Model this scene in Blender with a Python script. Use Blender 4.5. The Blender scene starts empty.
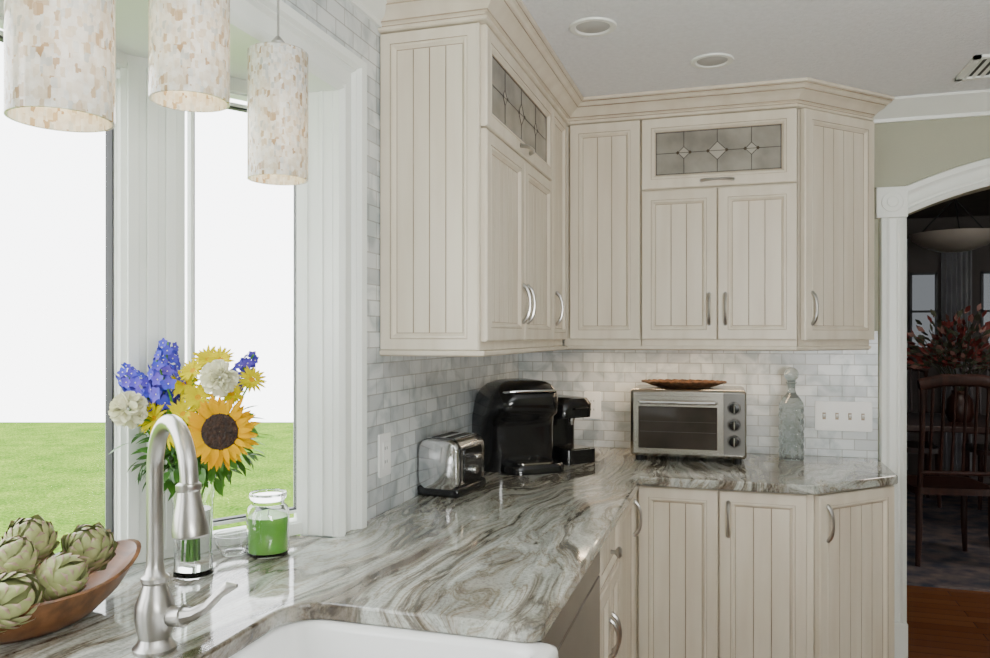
import bpy, bmesh, math, random
from mathutils import Vector, Matrix
random.seed(3)
SC=bpy.context.scene
COL=SC.collection
pi=math.pi
# ------------------------------------------------------------ materials
def _n(t,ty,**k):
    n=t.nodes.new(ty)
    for a,b in k.items(): setattr(n,a,b)
    return n
def base_mat(name):
    m=bpy.data.materials.new(name); m.use_nodes=True
    t=m.node_tree
    return m,t,t.nodes['Principled BSDF']
def ramp(t,stops,interp='LINEAR'):
    r=_n(t,'ShaderNodeValToRGB'); cr=r.color_ramp; cr.interpolation=interp
    while len(cr.elements)<len(stops): cr.elements.new(.5)
    for e,(p,c) in zip(cr.elements,stops):
        e.position=p; e.color=(*c,1)
    return r
def mat(name,c,r=.5,metal=0,var=.08,scale=6,trans=0,ior=1.45,bump=0,bscale=150,coat=0,emit=0,stretch=(1,1,1),c2=None,alpha=1,spec=None):
    m,t,b=base_mat(name); L=t.links
    tc=_n(t,'ShaderNodeTexCoord'); mp=_n(t,'ShaderNodeMapping'); mp.inputs['Scale'].default_value=stretch
    L.new(tc.outputs['Object'],mp.inputs[0])
    no=_n(t,'ShaderNodeTexNoise'); no.inputs['Scale'].default_value=scale; no.inputs['Detail'].default_value=4
    L.new(mp.outputs[0],no.inputs['Vector'])
    lo=c2 if c2 else tuple(x*(1-var) for x in c); hi=c if c2 else tuple(min(1,x*(1+var)) for x in c)
    rp=ramp(t,[(.35,lo),(.65,hi)]); L.new(no.outputs['Fac'],rp.inputs[0]); L.new(rp.outputs[0],b.inputs['Base Color'])
    b.inputs['Roughness'].default_value=r; b.inputs['Metallic'].default_value=metal
    b.inputs['Transmission Weight'].default_value=trans; b.inputs['IOR'].default_value=ior
    b.inputs['Coat Weight'].default_value=coat; b.inputs['Alpha'].default_value=alpha
    if spec is not None: b.inputs['Specular IOR Level'].default_value=spec
    if emit:
        L.new(rp.outputs[0],b.inputs['Emission Color']); b.inputs['Emission Strength'].default_value=emit
    if bump:
        n2=_n(t,'ShaderNodeTexNoise'); n2.inputs['Scale'].default_value=bscale; L.new(mp.outputs[0],n2.inputs['Vector'])
        bp=_n(t,'ShaderNodeBump'); bp.inputs['Strength'].default_value=bump; bp.inputs['Distance'].default_value=.01
        L.new(n2.outputs['Fac'],bp.inputs['Height']); L.new(bp.outputs[0],b.inputs['Normal'])
    return m
def tile_mat(name,axis):
    m,t,b=base_mat(name); L=t.links
    tc=_n(t,'ShaderNodeTexCoord'); sp=_n(t,'ShaderNodeSeparateXYZ'); cb=_n(t,'ShaderNodeCombineXYZ')
    L.new(tc.outputs['Object'],sp.inputs[0]); L.new(sp.outputs[axis],cb.inputs[0]); L.new(sp.outputs['Z'],cb.inputs[1])
    br=_n(t,'ShaderNodeTexBrick'); br.offset=.5
    br.inputs['Scale'].default_value=1; br.inputs['Brick Width'].default_value=.088; br.inputs['Row Height'].default_value=.041
    br.inputs['Mortar Size'].default_value=.0018; br.inputs['Mortar Smooth'].default_value=.3
    br.inputs['Color1'].default_value=(.73,.755,.755,1); br.inputs['Color2'].default_value=(.40,.43,.45,1)
    br.inputs['Mortar'].default_value=(.42,.42,.40,1); br.inputs['Bias'].default_value=-.3
    L.new(cb.outputs[0],br.inputs['Vector'])
    no=_n(t,'ShaderNodeTexNoise'); no.inputs['Scale'].default_value=9; no.inputs['Detail'].default_value=6; no.inputs['Distortion'].default_value=1.2
    L.new(tc.outputs['Object'],no.inputs['Vector'])
    rp=ramp(t,[(.35,(.66,.70,.71)),(.55,(1,1,1))]); L.new(no.outputs['Fac'],rp.inputs[0])
    mx=_n(t,'ShaderNodeMix',data_type='RGBA',blend_type='MULTIPLY'); mx.inputs[0].default_value=1
    L.new(br.outputs['Color'],mx.inputs[6]); L.new(rp.outputs[0],mx.inputs[7]); L.new(mx.outputs[2],b.inputs['Base Color'])
    b.inputs['Roughness'].default_value=.28
    bp=_n(t,'ShaderNodeBump',invert=True); bp.inputs['Strength'].default_value=.5; bp.inputs['Distance'].default_value=.002
    L.new(br.outputs['Fac'],bp.inputs['Height']); L.new(bp.outputs[0],b.inputs['Normal'])
    return m
def granite():
    m,t,b=base_mat('granite'); L=t.links
    tc=_n(t,'ShaderNodeTexCoord')
    mp=_n(t,'ShaderNodeMapping'); mp.inputs['Rotation'].default_value=(0,0,math.radians(16)); mp.inputs['Scale'].default_value=(.76,.25,.75); mp.inputs['Location'].default_value=(.3,.2,0)
    L.new(tc.outputs['Object'],mp.inputs[0])
    n1=_n(t,'ShaderNodeTexNoise'); n1.inputs['Scale'].default_value=2.4; n1.inputs['Detail'].default_value=3.2; n1.inputs['Roughness'].default_value=.5
    L.new(mp.outputs[0],n1.inputs['Vector'])
    sub=_n(t,'ShaderNodeVectorMath',operation='SUBTRACT'); sub.inputs[1].default_value=(.5,.5,.5); L.new(n1.outputs['Color'],sub.inputs[0])
    sc=_n(t,'ShaderNodeVectorMath',operation='SCALE'); sc.inputs['Scale'].default_value=.8; L.new(sub.outputs[0],sc.inputs[0])
    ad=_n(t,'ShaderNodeVectorMath',operation='ADD'); L.new(mp.outputs[0],ad.inputs[0]); L.new(sc.outputs[0],ad.inputs[1])
    # broad bands
    mpa=_n(t,'ShaderNodeMapping'); mpa.inputs['Scale'].default_value=(6,1.4,3); L.new(ad.outputs[0],mpa.inputs[0])
    na=_n(t,'ShaderNodeTexNoise'); na.inputs['Scale'].default_value=1.4; na.inputs['Detail'].default_value=7; na.inputs['Roughness'].default_value=.62; L.new(mpa.outputs[0],na.inputs['Vector'])
    ra=ramp(t,[(.30,(.13,.105,.08)),(.385,(.29,.265,.225)),(.45,(.385,.40,.37)),(.52,(.56,.57,.53)),(.57,(.37,.39,.365)),(.63,(.50,.495,.455)),(.68,(.37,.325,.27)),(.77,(.46,.355,.26))]); L.new(na.outputs['Fac'],ra.inputs[0])
    # fine fibres along the flow
    mpf=_n(t,'ShaderNodeMapping'); mpf.inputs['Scale'].default_value=(50,8,10); L.new(ad.outputs[0],mpf.inputs[0])
    nf=_n(t,'ShaderNodeTexNoise'); nf.inputs['Scale'].default_value=1.5; nf.inputs['Detail'].default_value=7; nf.inputs['Roughness'].default_value=.74; L.new(mpf.outputs[0],nf.inputs['Vector'])
    rf=ramp(t,[(.36,(.46,.40,.33)),(.45,(.88,.87,.85)),(.60,(1.18,1.18,1.15))]); L.new(nf.outputs['Fac'],rf.inputs[0])
    def veins(scale,sx,seed):
        mq=_n(t,'ShaderNodeMapping'); mq.inputs['Scale'].default_value=sx; mq.inputs['Location'].default_value=(seed,seed,0); L.new(ad.outputs[0],mq.inputs[0])
        q=_n(t,'ShaderNodeTexNoise'); q.inputs['Scale'].default_value=scale; q.inputs['Detail'].default_value=8; q.inputs['Roughness'].default_value=.62; L.new(mq.outputs[0],q.inputs['Vector'])
        s=_n(t,'ShaderNodeMath',operation='SUBTRACT'); s.inputs[1].default_value=.5; L.new(q.outputs['Fac'],s.inputs[0])
        a=_n(t,'ShaderNodeMath',operation='ABSOLUTE'); L.new(s.outputs[0],a.inputs[0])
        return a
    a1=veins(1.3,(5,1.2,3),3.3); r1=ramp(t,[(0,(.18,.145,.115)),(.010,(.36,.31,.26)),(.028,(.85,.83,.80)),(.06,(1,1,1))]); L.new(a1.outputs[0],r1.inputs[0])
    a2=veins(2.3,(9,2.0,5),9.1); r2=ramp(t,[(0,(.52,.41,.31)),(.012,(.79,.73,.66)),(.03,(1,1,1))]); L.new(a2.outputs[0],r2.inputs[0])
    n3=_n(t,'ShaderNodeTexNoise'); n3.inputs['Scale'].default_value=160; n3.inputs['Detail'].default_value=3; L.new(tc.outputs['Object'],n3.inputs['Vector'])
    r3=ramp(t,[(.38,(.72,.71,.69)),(.5,(1,1,1))]); L.new(n3.outputs['Fac'],r3.inputs[0])
    cur=ra.outputs[0]
    for rr,f in ((r1,.85),(r2,.8),(rf,.85),(r3,.85)):
        mx=_n(t,'ShaderNodeMix',data_type='RGBA',blend_type='MULTIPLY'); mx.inputs[0].default_value=f
        L.new(cur,mx.inputs[6]); L.new(rr.outputs[0],mx.inputs[7]); cur=mx.outputs[2]
    L.new(cur,b.inputs['Base Color']); b.inputs['Roughness'].default_value=.08; b.inputs['Coat Weight'].default_value=.2; b.inputs['Coat Roughness'].default_value=.02
    return m
def pearl():
    m,t,b=base_mat('mother_of_pearl'); L=t.links
    tc=_n(t,'ShaderNodeTexCoord'); sp=_n(t,'ShaderNodeSeparateXYZ'); L.new(tc.outputs['Object'],sp.inputs[0])
    at=_n(t,'ShaderNodeMath',operation='ARCTAN2'); L.new(sp.outputs['Y'],at.inputs[0]); L.new(sp.outputs['X'],at.inputs[1])
    cb=_n(t,'ShaderNodeCombineXYZ'); ma=_n(t,'ShaderNodeMath',operation='MULTIPLY'); ma.inputs[1].default_value=2.1; L.new(at.outputs[0],ma.inputs[0]); L.new(ma.outputs[0],cb.inputs[0])
    ml=_n(t,'ShaderNodeMath',operation='MULTIPLY'); ml.inputs[1].default_value=19; L.new(sp.outputs['Z'],ml.inputs[0]); L.new(ml.outputs[0],cb.inputs[1])
    vo=_n(t,'ShaderNodeTexVoronoi',distance='CHEBYCHEV'); vo.inputs['Scale'].default_value=5.0; vo.inputs['Randomness'].default_value=.75; L.new(cb.outputs[0],vo.inputs['Vector'])
    s2=_n(t,'ShaderNodeSeparateColor'); L.new(vo.outputs['Color'],s2.inputs[0])
    rp=ramp(t,[(0,(.50,.35,.20)),(.08,(.66,.54,.38)),(.2,(.83,.77,.66)),(.5,(.94,.91,.85)),(.8,(.97,.97,.94)),(1,(.60,.63,.62))]); L.new(s2.outputs[0],rp.inputs[0])
    no=_n(t,'ShaderNodeTexNoise'); no.inputs['Scale'].default_value=90; no.inputs['Detail'].default_value=3; L.new(tc.outputs['Object'],no.inputs['Vector'])
    r2=ramp(t,[(.35,(.86,.84,.81)),(.6,(1,1,1))]); L.new(no.outputs['Fac'],r2.inputs[0])
    cur=rp.outputs[0]
    for q in (r2,):
        mx=_n(t,'ShaderNodeMix',data_type='RGBA',blend_type='MULTIPLY'); mx.inputs[0].default_value=1; L.new(cur,mx.inputs[6]); L.new(q.outputs[0],mx.inputs[7]); cur=mx.outputs[2]
    L.new(cur,b.inputs['Base Color']); b.inputs['Roughness'].default_value=.10; b.inputs['Coat Weight'].default_value=1.0
    bp=_n(t,'ShaderNodeBump'); bp.inputs['Strength'].default_value=.8; bp.inputs['Distance'].default_value=.008; L.new(s2.outputs[1],bp.inputs['Height']); L.new(bp.outputs[0],b.inputs['Normal'])
    tr=_n(t,'ShaderNodeBsdfTranslucent'); L.new(cur,tr.inputs[0])
    ms=_n(t,'ShaderNodeMixShader'); ms.inputs[0].default_value=.35
    o=t.nodes['Material Output']; L.new(b.outputs[0],ms.inputs[1]); L.new(tr.outputs[0],ms.inputs[2]); L.new(ms.outputs[0],o.inputs[0])
    return m
def wood_floor():
    m,t,b=base_mat('wood_floor'); L=t.links
    tc=_n(t,'ShaderNodeTexCoord')
    br=_n(t,'ShaderNodeTexBrick'); br.inputs['Scale'].default_value=1; br.inputs['Brick Width'].default_value=1.1; br.inputs['Row Height'].default_value=.08
    br.inputs['Mortar Size'].default_value=.0015; br.inputs['Color1'].default_value=(.23,.085,.030,1); br.inputs['Color2'].default_value=(.17,.058,.020,1); br.inputs['Mortar'].default_value=(.04,.016,.006,1)
    L.new(tc.outputs['Object'],br.inputs['Vector']); L.new(br.outputs['Color'],b.inputs['Base Color']); b.inputs['Roughness'].default_value=.25
    return m
CREAM=mat('cream_paint',(.78,.715,.59),.42,c2=(.70,.625,.50),scale=2.2,stretch=(7,7,1))
GLAZE=mat('brown_glaze',(.48,.39,.28),.6,c2=(.30,.22,.15),scale=5)
WHITE=mat('white_trim',(.86,.885,.84),.35,var=.02)
TILEY=tile_mat('marble_tile_side','Y'); TILEX=tile_mat('marble_tile_rear','X')
GRAN=granite(); PEARL=pearl(); WOODF=wood_floor()
SAGE=mat('sage_wall',(.42,.42,.32),.8,var=.02,bump=.1)
CEIL=mat('ceiling_paint',(.86,.88,.90),.9,var=.03,scale=60,bump=.6,bscale=130)
NICKEL=mat('brushed_nickel',(.49,.475,.45),.3,1,var=.04)
CHROME=mat('chrome',(.72,.72,.73),.10,1,var=.02)
TSTEEL=mat('toaster_steel',(.66,.66,.67),.13,1,var=.03)
STEEL=mat('stainless_steel',(.46,.44,.40),.24,1,var=.06,stretch=(1,1,40))
BLACK=mat('black_plastic',(.008,.008,.009),.16,var=.1,coat=.2)
BLACKM=mat('matte_black',(.015,.015,.015),.55)
GLASS=mat('clear_glass',(1,1,1),.02,trans=1,var=0)
WATER=mat('water',(.95,1,.97),.0,trans=1,ior=1.33,var=0)
SINKW=mat('white_porcelain',(.90,.90,.89),.12,var=.01,coat=.5)
LEAD=mat('lead_came',(.06,.05,.045),.5,metal=.3)
LGLASS=mat('seedy_glass',(.34,.32,.27),.12,var=.3,scale=9,c2=(.22,.205,.175))
AMBER=mat('dark_glass',(.08,.06,.04),.15)
BEVG=mat('clear_bevel',(.40,.37,.31),.1)
OVENG=mat('oven_glass',(.042,.034,.028),.05,var=.3,scale=5)
DARKW=mat('mahogany',(.036,.013,.009),.35,scale=4,var=.35,stretch=(8,8,1))
GASK=mat('dark_gasket',(.05,.05,.055),.5)
PLATE=mat('white_plastic',(.90,.90,.88),.35,var=.01)
def pane_mat(name='window_glass',tint=None):
    m,t,b=base_mat(name); L=t.links; o=t.nodes['Material Output']
    tr=_n(t,'ShaderNodeBsdfTransparent'); gl=_n(t,'ShaderNodeBsdfGlossy'); gl.inputs['Roughness'].default_value=.02
    if tint: tr.inputs[0].default_value=(*tint,1)
    lw=_n(t,'ShaderNodeLayerWeight'); lw.inputs[0].default_value=.15; mx=_n(t,'ShaderNodeMixShader')
    mu=_n(t,'ShaderNodeMath',operation='MULTIPLY'); mu.inputs[1].default_value=.3
    L.new(lw.outputs['Fresnel'],mu.inputs[0]); L.new(mu.outputs[0],mx.inputs[0]); L.new(tr.outputs[0],mx.inputs[1]); L.new(gl.outputs[0],mx.inputs[2]); L.new(mx.outputs[0],o.inputs[0])
    return m
PANE=pane_mat(); SHEER=pane_mat('sheer_glass',(.16,.165,.17))
# ------------------------------------------------------------ mesh builder
class MB:
    def __init__(s): s.v=[]; s.f=[]; s.mi=[]
    def add(s,vs,fs,m=0):
        o=len(s.v); s.v+= [tuple(p) for p in vs]; s.f+=[tuple(i+o for i in f) for f in fs]; s.mi+=[m]*len(fs)
    def box(s,x0,x1,y0,y1,z0,z1,m=0):
        s.add([(x0,y0,z0),(x1,y0,z0),(x1,y1,z0),(x0,y1,z0),(x0,y0,z1),(x1,y0,z1),(x1,y1,z1),(x0,y1,z1)],
              [(0,3,2,1),(4,5,6,7),(0,1,5,4),(1,2,6,5),(2,3,7,6),(3,0,4,7)],m)
    def loft(s,secs,m=0,close=True,caps=True,loop=False):
        n=len(secs[0]); vs=[p for q in secs for p in q]; fs=[]
        k=len(secs); rng=k if loop else k-1
        for i in range(rng):
            a=i*n; b=((i+1)%k)*n
            for j in range(n if close else n-1):
                jj=(j+1)%n; fs.append((a+j,a+jj,b+jj,b+j))
        if caps and close and not loop:
            fs.append(tuple(range(n-1,-1,-1))); fs.append(tuple((k-1)*n+i for i in range(n)))
        s.add(vs,fs,m)
    def lathe(s,prof,c=(0,0,0),seg=24,m=0,sx=1,sy=1,caps=False):
        secs=[[(c[0]+r*sx*math.cos(2*pi*j/seg),c[1]+r*sy*math.sin(2*pi*j/seg),c[2]+z) for j in range(seg)] for r,z in prof]
        s.loft(secs,m,caps=caps)
    def tube(s,pts,rad,seg=10,m=0,flat=1):
        pts=[Vector(p) for p in pts]; n=len(pts)
        if not hasattr(rad,'__len__'): rad=[rad]*n
        secs=[]; up=None
        for i,p in enumerate(pts):
            d=(pts[min(i+1,n-1)]-pts[max(i-1,0)]).normalized()
            if up is None:
                up=Vector((0,0,1)) if abs(d.z)<.9 else Vector((0,1,0))
            a=d.cross(up).normalized(); up=a.cross(d).normalized()
            secs.append([p+(a*math.cos(2*pi*j/seg)+up*math.sin(2*pi*j/seg)*flat)*rad[i] for j in range(seg)])
        s.loft(secs,m)
    def prism(s,pts,t0,t1,f,m=0):
        s.loft([[f(u,v,t0) for u,v in pts],[f(u,v,t1) for u,v in pts]],m)
    def leaf(s,o,d,nr,L,W,bend=0,m=0,n=4,fold=.15,pw=.7):
        o=Vector(o); d=Vector(d).normalized(); nr=Vector(nr); sd=d.cross(nr).normalized(); nr=sd.cross(d).normalized()
        vs=[]; 
        for i in range(n+1):
            q=i/n; w=W*.5*max(.04,math.sin(pi*min(1,q*.92+.06)))**pw
            c=o+d*L*q+nr*bend*q*q
            vs+=[c-sd*w+nr*fold*w,c,c+sd*w+nr*fold*w]
        fs=[]
        for i in range(n):
            a=i*3; fs+=[(a,a+1,a+4,a+3),(a+1,a+2,a+5,a+4)]
        s.add(vs,fs,m)
    def sphere(s,c,r,seg=16,m=0,sz=1):
        prof=[(max(1e-4,r*math.sin(pi*i/10)),-r*sz*math.cos(pi*i/10)) for i in range(11)]
        s.lathe(prof,c,seg,m)
    def obj(s,name,mats,parent=None,loc=(0,0,0),rot=(0,0,0),bev=0,smooth=True,ang=35,recalc=True):
        me=bpy.data.meshes.new(name); me.from_pydata(s.v,[],s.f)
        for m in mats: me.materials.append(m)
        me.polygons.foreach_set('material_index',s.mi)
        if recalc:
            b=bmesh.new(); b.from_mesh(me); bmesh.ops.recalc_face_normals(b,faces=b.faces); b.to_mesh(me); b.free()
        if smooth:
            me.polygons.foreach_set('use_smooth',[True]*len(me.polygons)); me.set_sharp_from_angle(angle=math.radians(ang))
        me.update()
        o=bpy.data.objects.new(name,me); COL.objects.link(o); o.location=loc; o.rotation_euler=rot
        if parent: o.parent=parent
        if bev:
            md=o.modifiers.new('bevel','BEVEL'); md.width=bev; md.segments=2; md.limit_method='ANGLE'; md.angle_limit=math.radians(40)
        return o
def empty(name,loc=(0,0,0),rz=0):
    o=bpy.data.objects.new(name,None); o.empty_display_size=.05; COL.objects.link(o); o.location=loc; o.rotation_euler=(0,0,rz); return o
def tag(o,label,cat,group=None,kind=None):
    o['label']=label; o['category']=cat
    if group: o['group']=group
    if kind: o['kind']=kind
    return o
def struct(o,label=None):
    o['kind']='structure'
    if label: o['label']=label; o['category']=o.name.split('_')[0].split('.')[0]
    return o
def rrect(x0,x1,y0,y1,r,n=5):
    out=[]
    for cx,cy,a in ((x1-r,y0+r,-90),(x1-r,y1-r,0),(x0+r,y1-r,90),(x0+r,y0+r,180)):
        for i in range(n+1):
            t=math.radians(a+90*i/n); out.append((cx+r*math.cos(t),cy+r*math.sin(t)))
    return out
XY=lambda u,v,t:(u,v,t)
XZ=lambda u,v,t:(u,t,v)
YZ=lambda u,v,t:(t,u,v)
def sweep(M,path,prof,m=0,mfun=None):
    """path of xy points; profile (offset to the right of travel, z)"""
    P=[Vector(p) for p in path]; secs=[]
    for i,p in enumerate(P):
        ns=[]
        if i>0: d=(P[i]-P[i-1]).normalized(); ns.append(Vector((d.y,-d.x)))
        if i<len(P)-1: d=(P[i+1]-P[i]).normalized(); ns.append(Vector((d.y,-d.x)))
        n=ns[0] if len(ns)==1 else (ns[0]+ns[1])/(1+ns[0].dot(ns[1]))
        secs.append([(p.x+n.x*o,p.y+n.y*o,z) for o,z in prof])
    M.loft(secs,m)
# ------------------------------------------------------------ key dimensions
WX=-.90; WY=3.32; H=2.265; CT=.914; JX=-.99; JY=1.665
# ------------------------------------------------------------ room shell
M=MB(); M.box(WX-.2,3.3,-1.8,3.44,-.05,0); M.box(0,4.2,3.44,9,-.05,0); struct(M.obj('floor',[WOODF]),'reddish brown wood plank floor')
M=MB(); M.box(WX-.2,3.3,-1.8,3.44,H,H+.08); struct(M.obj('ceiling',[CEIL]),'light grey textured ceiling')
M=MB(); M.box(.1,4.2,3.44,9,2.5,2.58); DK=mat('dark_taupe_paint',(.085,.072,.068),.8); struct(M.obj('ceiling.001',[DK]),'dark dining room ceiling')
M=MB(); M.box(JX,3.3,-1.9,-1.8,0,H); struct(M.obj('wall_front',[SAGE]),'sage green wall')
# left wall
M=MB()
M.box(JX,WX,-1.8,-.02,0,H); M.box(JX,WX,-.02,JY,1.97,H); M.box(JX,WX,JY,3.44,0,H); M.box(JX,WX,-.02,JY,0,.883)
struct(M.obj('wall_left',[TILEY]),'wall covered in small marble brick tiles')
# back wall with arch
ax0,ax1=.617,1.917; sp=1.84; sag=.14; hc=(ax1-ax0)/2; R=(hc*hc+sag*sag)/(2*sag); acx=(ax0+ax1)/2; acz=sp+sag-R; am=math.asin(hc/R)
arc=[(acx+R*math.sin(-am+2*am*i/24),acz+R*math.cos(-am+2*am*i/24)) for i in range(25)]
M=MB(); M.box(JX,ax0,WY,3.44,0,H+.2); M.box(ax1,3.3,WY,3.44,0,H+.2)
for i in range(24):
    (xa,za),(xb,zb)=arc[i],arc[i+1]
    M.prism([(xa,za),(xb,zb),(xb,H+.3),(xa,H+.3)],WY,3.44,XZ)
struct(M.obj('wall_back',[SAGE],smooth=False),'sage green wall with arched opening')
M=MB(); M.box(3.2,3.3,-1.8,3.32,0,H); struct(M.obj('wall_right',[SAGE]),'sage green wall')
# dining room walls
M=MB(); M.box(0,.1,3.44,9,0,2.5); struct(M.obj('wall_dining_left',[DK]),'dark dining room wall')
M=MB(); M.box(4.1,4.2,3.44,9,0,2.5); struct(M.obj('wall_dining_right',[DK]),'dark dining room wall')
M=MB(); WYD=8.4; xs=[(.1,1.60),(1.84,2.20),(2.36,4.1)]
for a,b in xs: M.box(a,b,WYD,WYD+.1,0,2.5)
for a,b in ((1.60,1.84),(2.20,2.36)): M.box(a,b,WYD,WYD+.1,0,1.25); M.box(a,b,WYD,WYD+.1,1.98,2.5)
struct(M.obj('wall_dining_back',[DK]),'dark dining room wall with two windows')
for k,(a,b) in enumerate(((1.60,1.84),(2.20,2.36))):
    M=MB()
    for xx in (a,b-.02): M.box(xx,xx+.02,WYD-.02,WYD+.02,1.25,1.98)
    for zz in (1.25,1.60,1.96): M.box(a,b,WYD-.02,WYD+.02,zz,zz+.02)
    o=struct(M.obj('window_%d'%(k+4),[GASK]),'dining room window with dark frame')
    M=MB(); M.box(a,b,WYD+.03,WYD+.035,1.25,1.98); M.obj('glass_pane',[SHEER],parent=o)
# ceiling crown on walls
cp=[(0,H-.085),(.012,H-.085),(.014,H-.07),(.03,H-.06),(.06,H-.03),(.075,H-.02),(.085,H-.012),(.085,H-.001),(0,H-.001)]
M=MB(); sweep(M,[(.50,WY),(3.2,WY)],[(o*1.25,H-(H-z)*.82) for o,z in cp]); struct(M.obj('trim_1',[WHITE]),'white crown moulding')
M=MB(); sweep(M,[(WX,-1.5),(WX,1.905)],[(o*.8,H-(H-z)*.8) for o,z in cp]); struct(M.obj('trim_2',[WHITE]),'white crown moulding')
# arch casing
AP=[(0,0),(0,-.02),(.014,-.028),(.022,-.018),(.03,-.022),(.036,-.018),(.062,-.018),(.068,-.022),(.076,-.03),(.095,-.032),(.1,-.02),(.1,0)]
M=MB(); secs=[]
for i in range(33):
    a=-am+2*am*i/32; secs.append([(acx+(R+o)*math.sin(a),WY+y,acz+(R+o)*math.cos(a)) for o,y in AP])
M.loft(secs)
struct(M.obj('trim_3',[WHITE]),'white arched door casing')
for side,x in ((0,ax0),(1,ax1)):
    M=MB(); sg=-1 if side==0 else 1
    M.loft([[(x+sg*o*.9,WY+y,.30) for o,y in AP],[(x+sg*o*.9,WY+y,sp-.01) for o,y in AP]])
    a,b=sorted((x+.004*-sg,x+sg*.104)); M.box(a,b,WY-.036,WY,sp-.01,sp+.105)
    M.box(a,b,WY-.036,WY,0,.30)
    M.prism([(x+sg*.05+.038*math.cos(2*pi*j/20),sp+.047+.038*math.sin(2*pi*j/20)) for j in range(20)],WY-.042,WY-.036,XZ)
    M.prism([(x+sg*.05+.02*math.cos(2*pi*j/20),sp+.047+.02*math.sin(2*pi*j/20)) for j in range(20)],WY-.048,WY-.042,XZ)
    M.box(min(x,x+sg*.0)-.006,x+.006,WY-.002,3.45,0,sp)
    struct(M.obj('trim_%d'%(4+side),[WHITE],bev=.002),'white door casing with rosette corner block')
# backsplash on rear wall
M=MB(); M.box(WX+.001,.522,WY-.008,WY-.0005,CT+.001,1.40)
tag(M.obj('backsplash',[TILEX]),'grey and white marble brick tile backsplash behind the counter','backsplash')
# ------------------------------------------------------------ bay window
A=Vector((-.99,1.67)); B=Vector((-1.2085,1.323)); Cc=Vector((-1.2085,.335)); D=Vector((-.99,-.012))
bay=[(JX,1.70),(JX-.07,1.74),(-1.30,1.37),(-1.30,.29),(-1.06,-.08),(JX,-.04)]
M=MB(); M.prism(bay,1.96,2.02,XY); M.box(JX-.01,WX-.001,-.02,JY,1.958,1.972); struct(M.obj('trim_6',[WHITE]),'white bay window soffit')
M=MB(); M.prism(bay,-.6,.882,XY); struct(M.obj('wall_bay',[WHITE]),'white bay wall below the windows')
M=MB(); M.box(JX-.005,WX+.001,JY-.010,JY+.007,CT+.0005,1.958)
for a_ in (-.975,-.935): M.box(a_,a_+.012,JY-.014,JY-.010,CT+.0005,1.958)
struct(M.obj('trim_7',[WHITE],bev=.0015),'white window jamb')
M=MB(); CP=[(0,0),(0,.016),(.010,.026),(.018,.012),(.026,.020),(.032,.012),(.070,.012),(.076,.022),(.082,.020),(.088,.032),(.106,.036),(.111,.026),(.111,0)]
cy=JY-.008
M.loft([[(WX+p,cy+o,CT+.0005) for o,p in CP],[(WX+p,cy+o,1.957+o*.9) for o,p in CP],[(WX+p,-.02,1.957+o*.9) for o,p in CP]])
struct(M.obj('trim_8',[WHITE],ang=20),'white window casing')
def window(name,P0,P1,lp,rp,z0=CT+.001,z1=1.96,gz0=.972,gz1=1.90,off=.022):
    d=P1-P0; L=d.length; rz=math.atan2(d.y,d.x)
    M=MB()
    def fr(x0,x1,y0,y1,za,zb,w,m=0):
        M.box(x0,x0+w,y0,y1,za,zb,m); M.box(x1-w,x1,y0,y1,za,zb,m); M.box(x0+w,x1-w,y0,y1,za,za+w,m); M.box(x0+w,x1-w,y0,y1,zb-w,zb,m)
    # outer posts
    if lp>.031: M.box(0,lp-.03,0,.06,z0,z1)
    if rp>.031: M.box(L-rp+.03,L,0,.06,z0,z1)
    M.box(max(0,lp-.03),min(L,L-rp+.03),0,.06,z0,gz0-.03); M.box(max(0,lp-.03),min(L,L-rp+.03),0,.06,gz1+.03,z1)
    if lp>.1:
        for xx in (.012,.05,.088): M.box(xx,xx+.022,-.010,0,z0+.02,z1-.02)
    # sash
    fr(lp-.03,L-rp+min(.03,rp),.012,.05,gz0-.03,gz1+.03,min(.02,rp*.5))
    fr(lp-.01,L-rp+min(.01,rp),.02,.045,gz0-.01,gz1+.01,.007)
    fr(lp-.004,L-rp+.004,.026,.044,gz0-.004,gz1+.004,.005,1)
    n=Vector((math.sin(rz),-math.cos(rz)))*off
    o=struct(M.obj(name,[WHITE,GASK],loc=(P0.x+n.x,P0.y+n.y,0),rot=(0,0,rz),bev=.0012),'white framed bay window pane')
    G=MB(); G.box(lp,L-rp,.034,.037,gz0,gz1); G.obj('glass_pane',[PANE],parent=o)
    return o
window('window_1',Cc,B,.05,.010); window('window_2',B,A,.16,.006,off=.016); window('window_3',D,Cc,.04,.15,off=.01)
# lawn
GR,t,b=base_mat('grass'); L=t.links
tc=_n(t,'ShaderNodeTexCoord'); n1=_n(t,'ShaderNodeTexNoise'); n1.inputs['Scale'].default_value=26; n1.inputs['Detail'].default_value=10; n1.inputs['Roughness'].default_value=.75
n2=_n(t,'ShaderNodeTexNoise'); n2.inputs['Scale'].default_value=1.6; n2.inputs['Detail'].default_value=10; n2.inputs['Roughness'].default_value=.8
L.new(tc.outputs['Object'],n1.inputs['Vector']); L.new(tc.outputs['Object'],n2.inputs['Vector'])
rp=ramp(t,[(.36,(.030,.08,.010)),(.5,(.105,.19,.024)),(.64,(.23,.31,.065))]); L.new(n1.outputs['Fac'],rp.inputs[0])
rq=ramp(t,[(.38,(.64,.78,.66)),(.62,(1.4,1.25,1.2))]); L.new(n2.outputs['Fac'],rq.inputs[0])
mx=_n(t,'ShaderNodeMix',data_type='RGBA',blend_type='MULTIPLY'); mx.inputs[0].default_value=1; L.new(rp.outputs[0],mx.inputs[6]); L.new(rq.outputs[0],mx.inputs[7]); L.new(mx.outputs[2],b.inputs['Base Color'])
b.inputs['Roughness'].default_value=1; b.inputs['Specular IOR Level'].default_value=0
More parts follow.
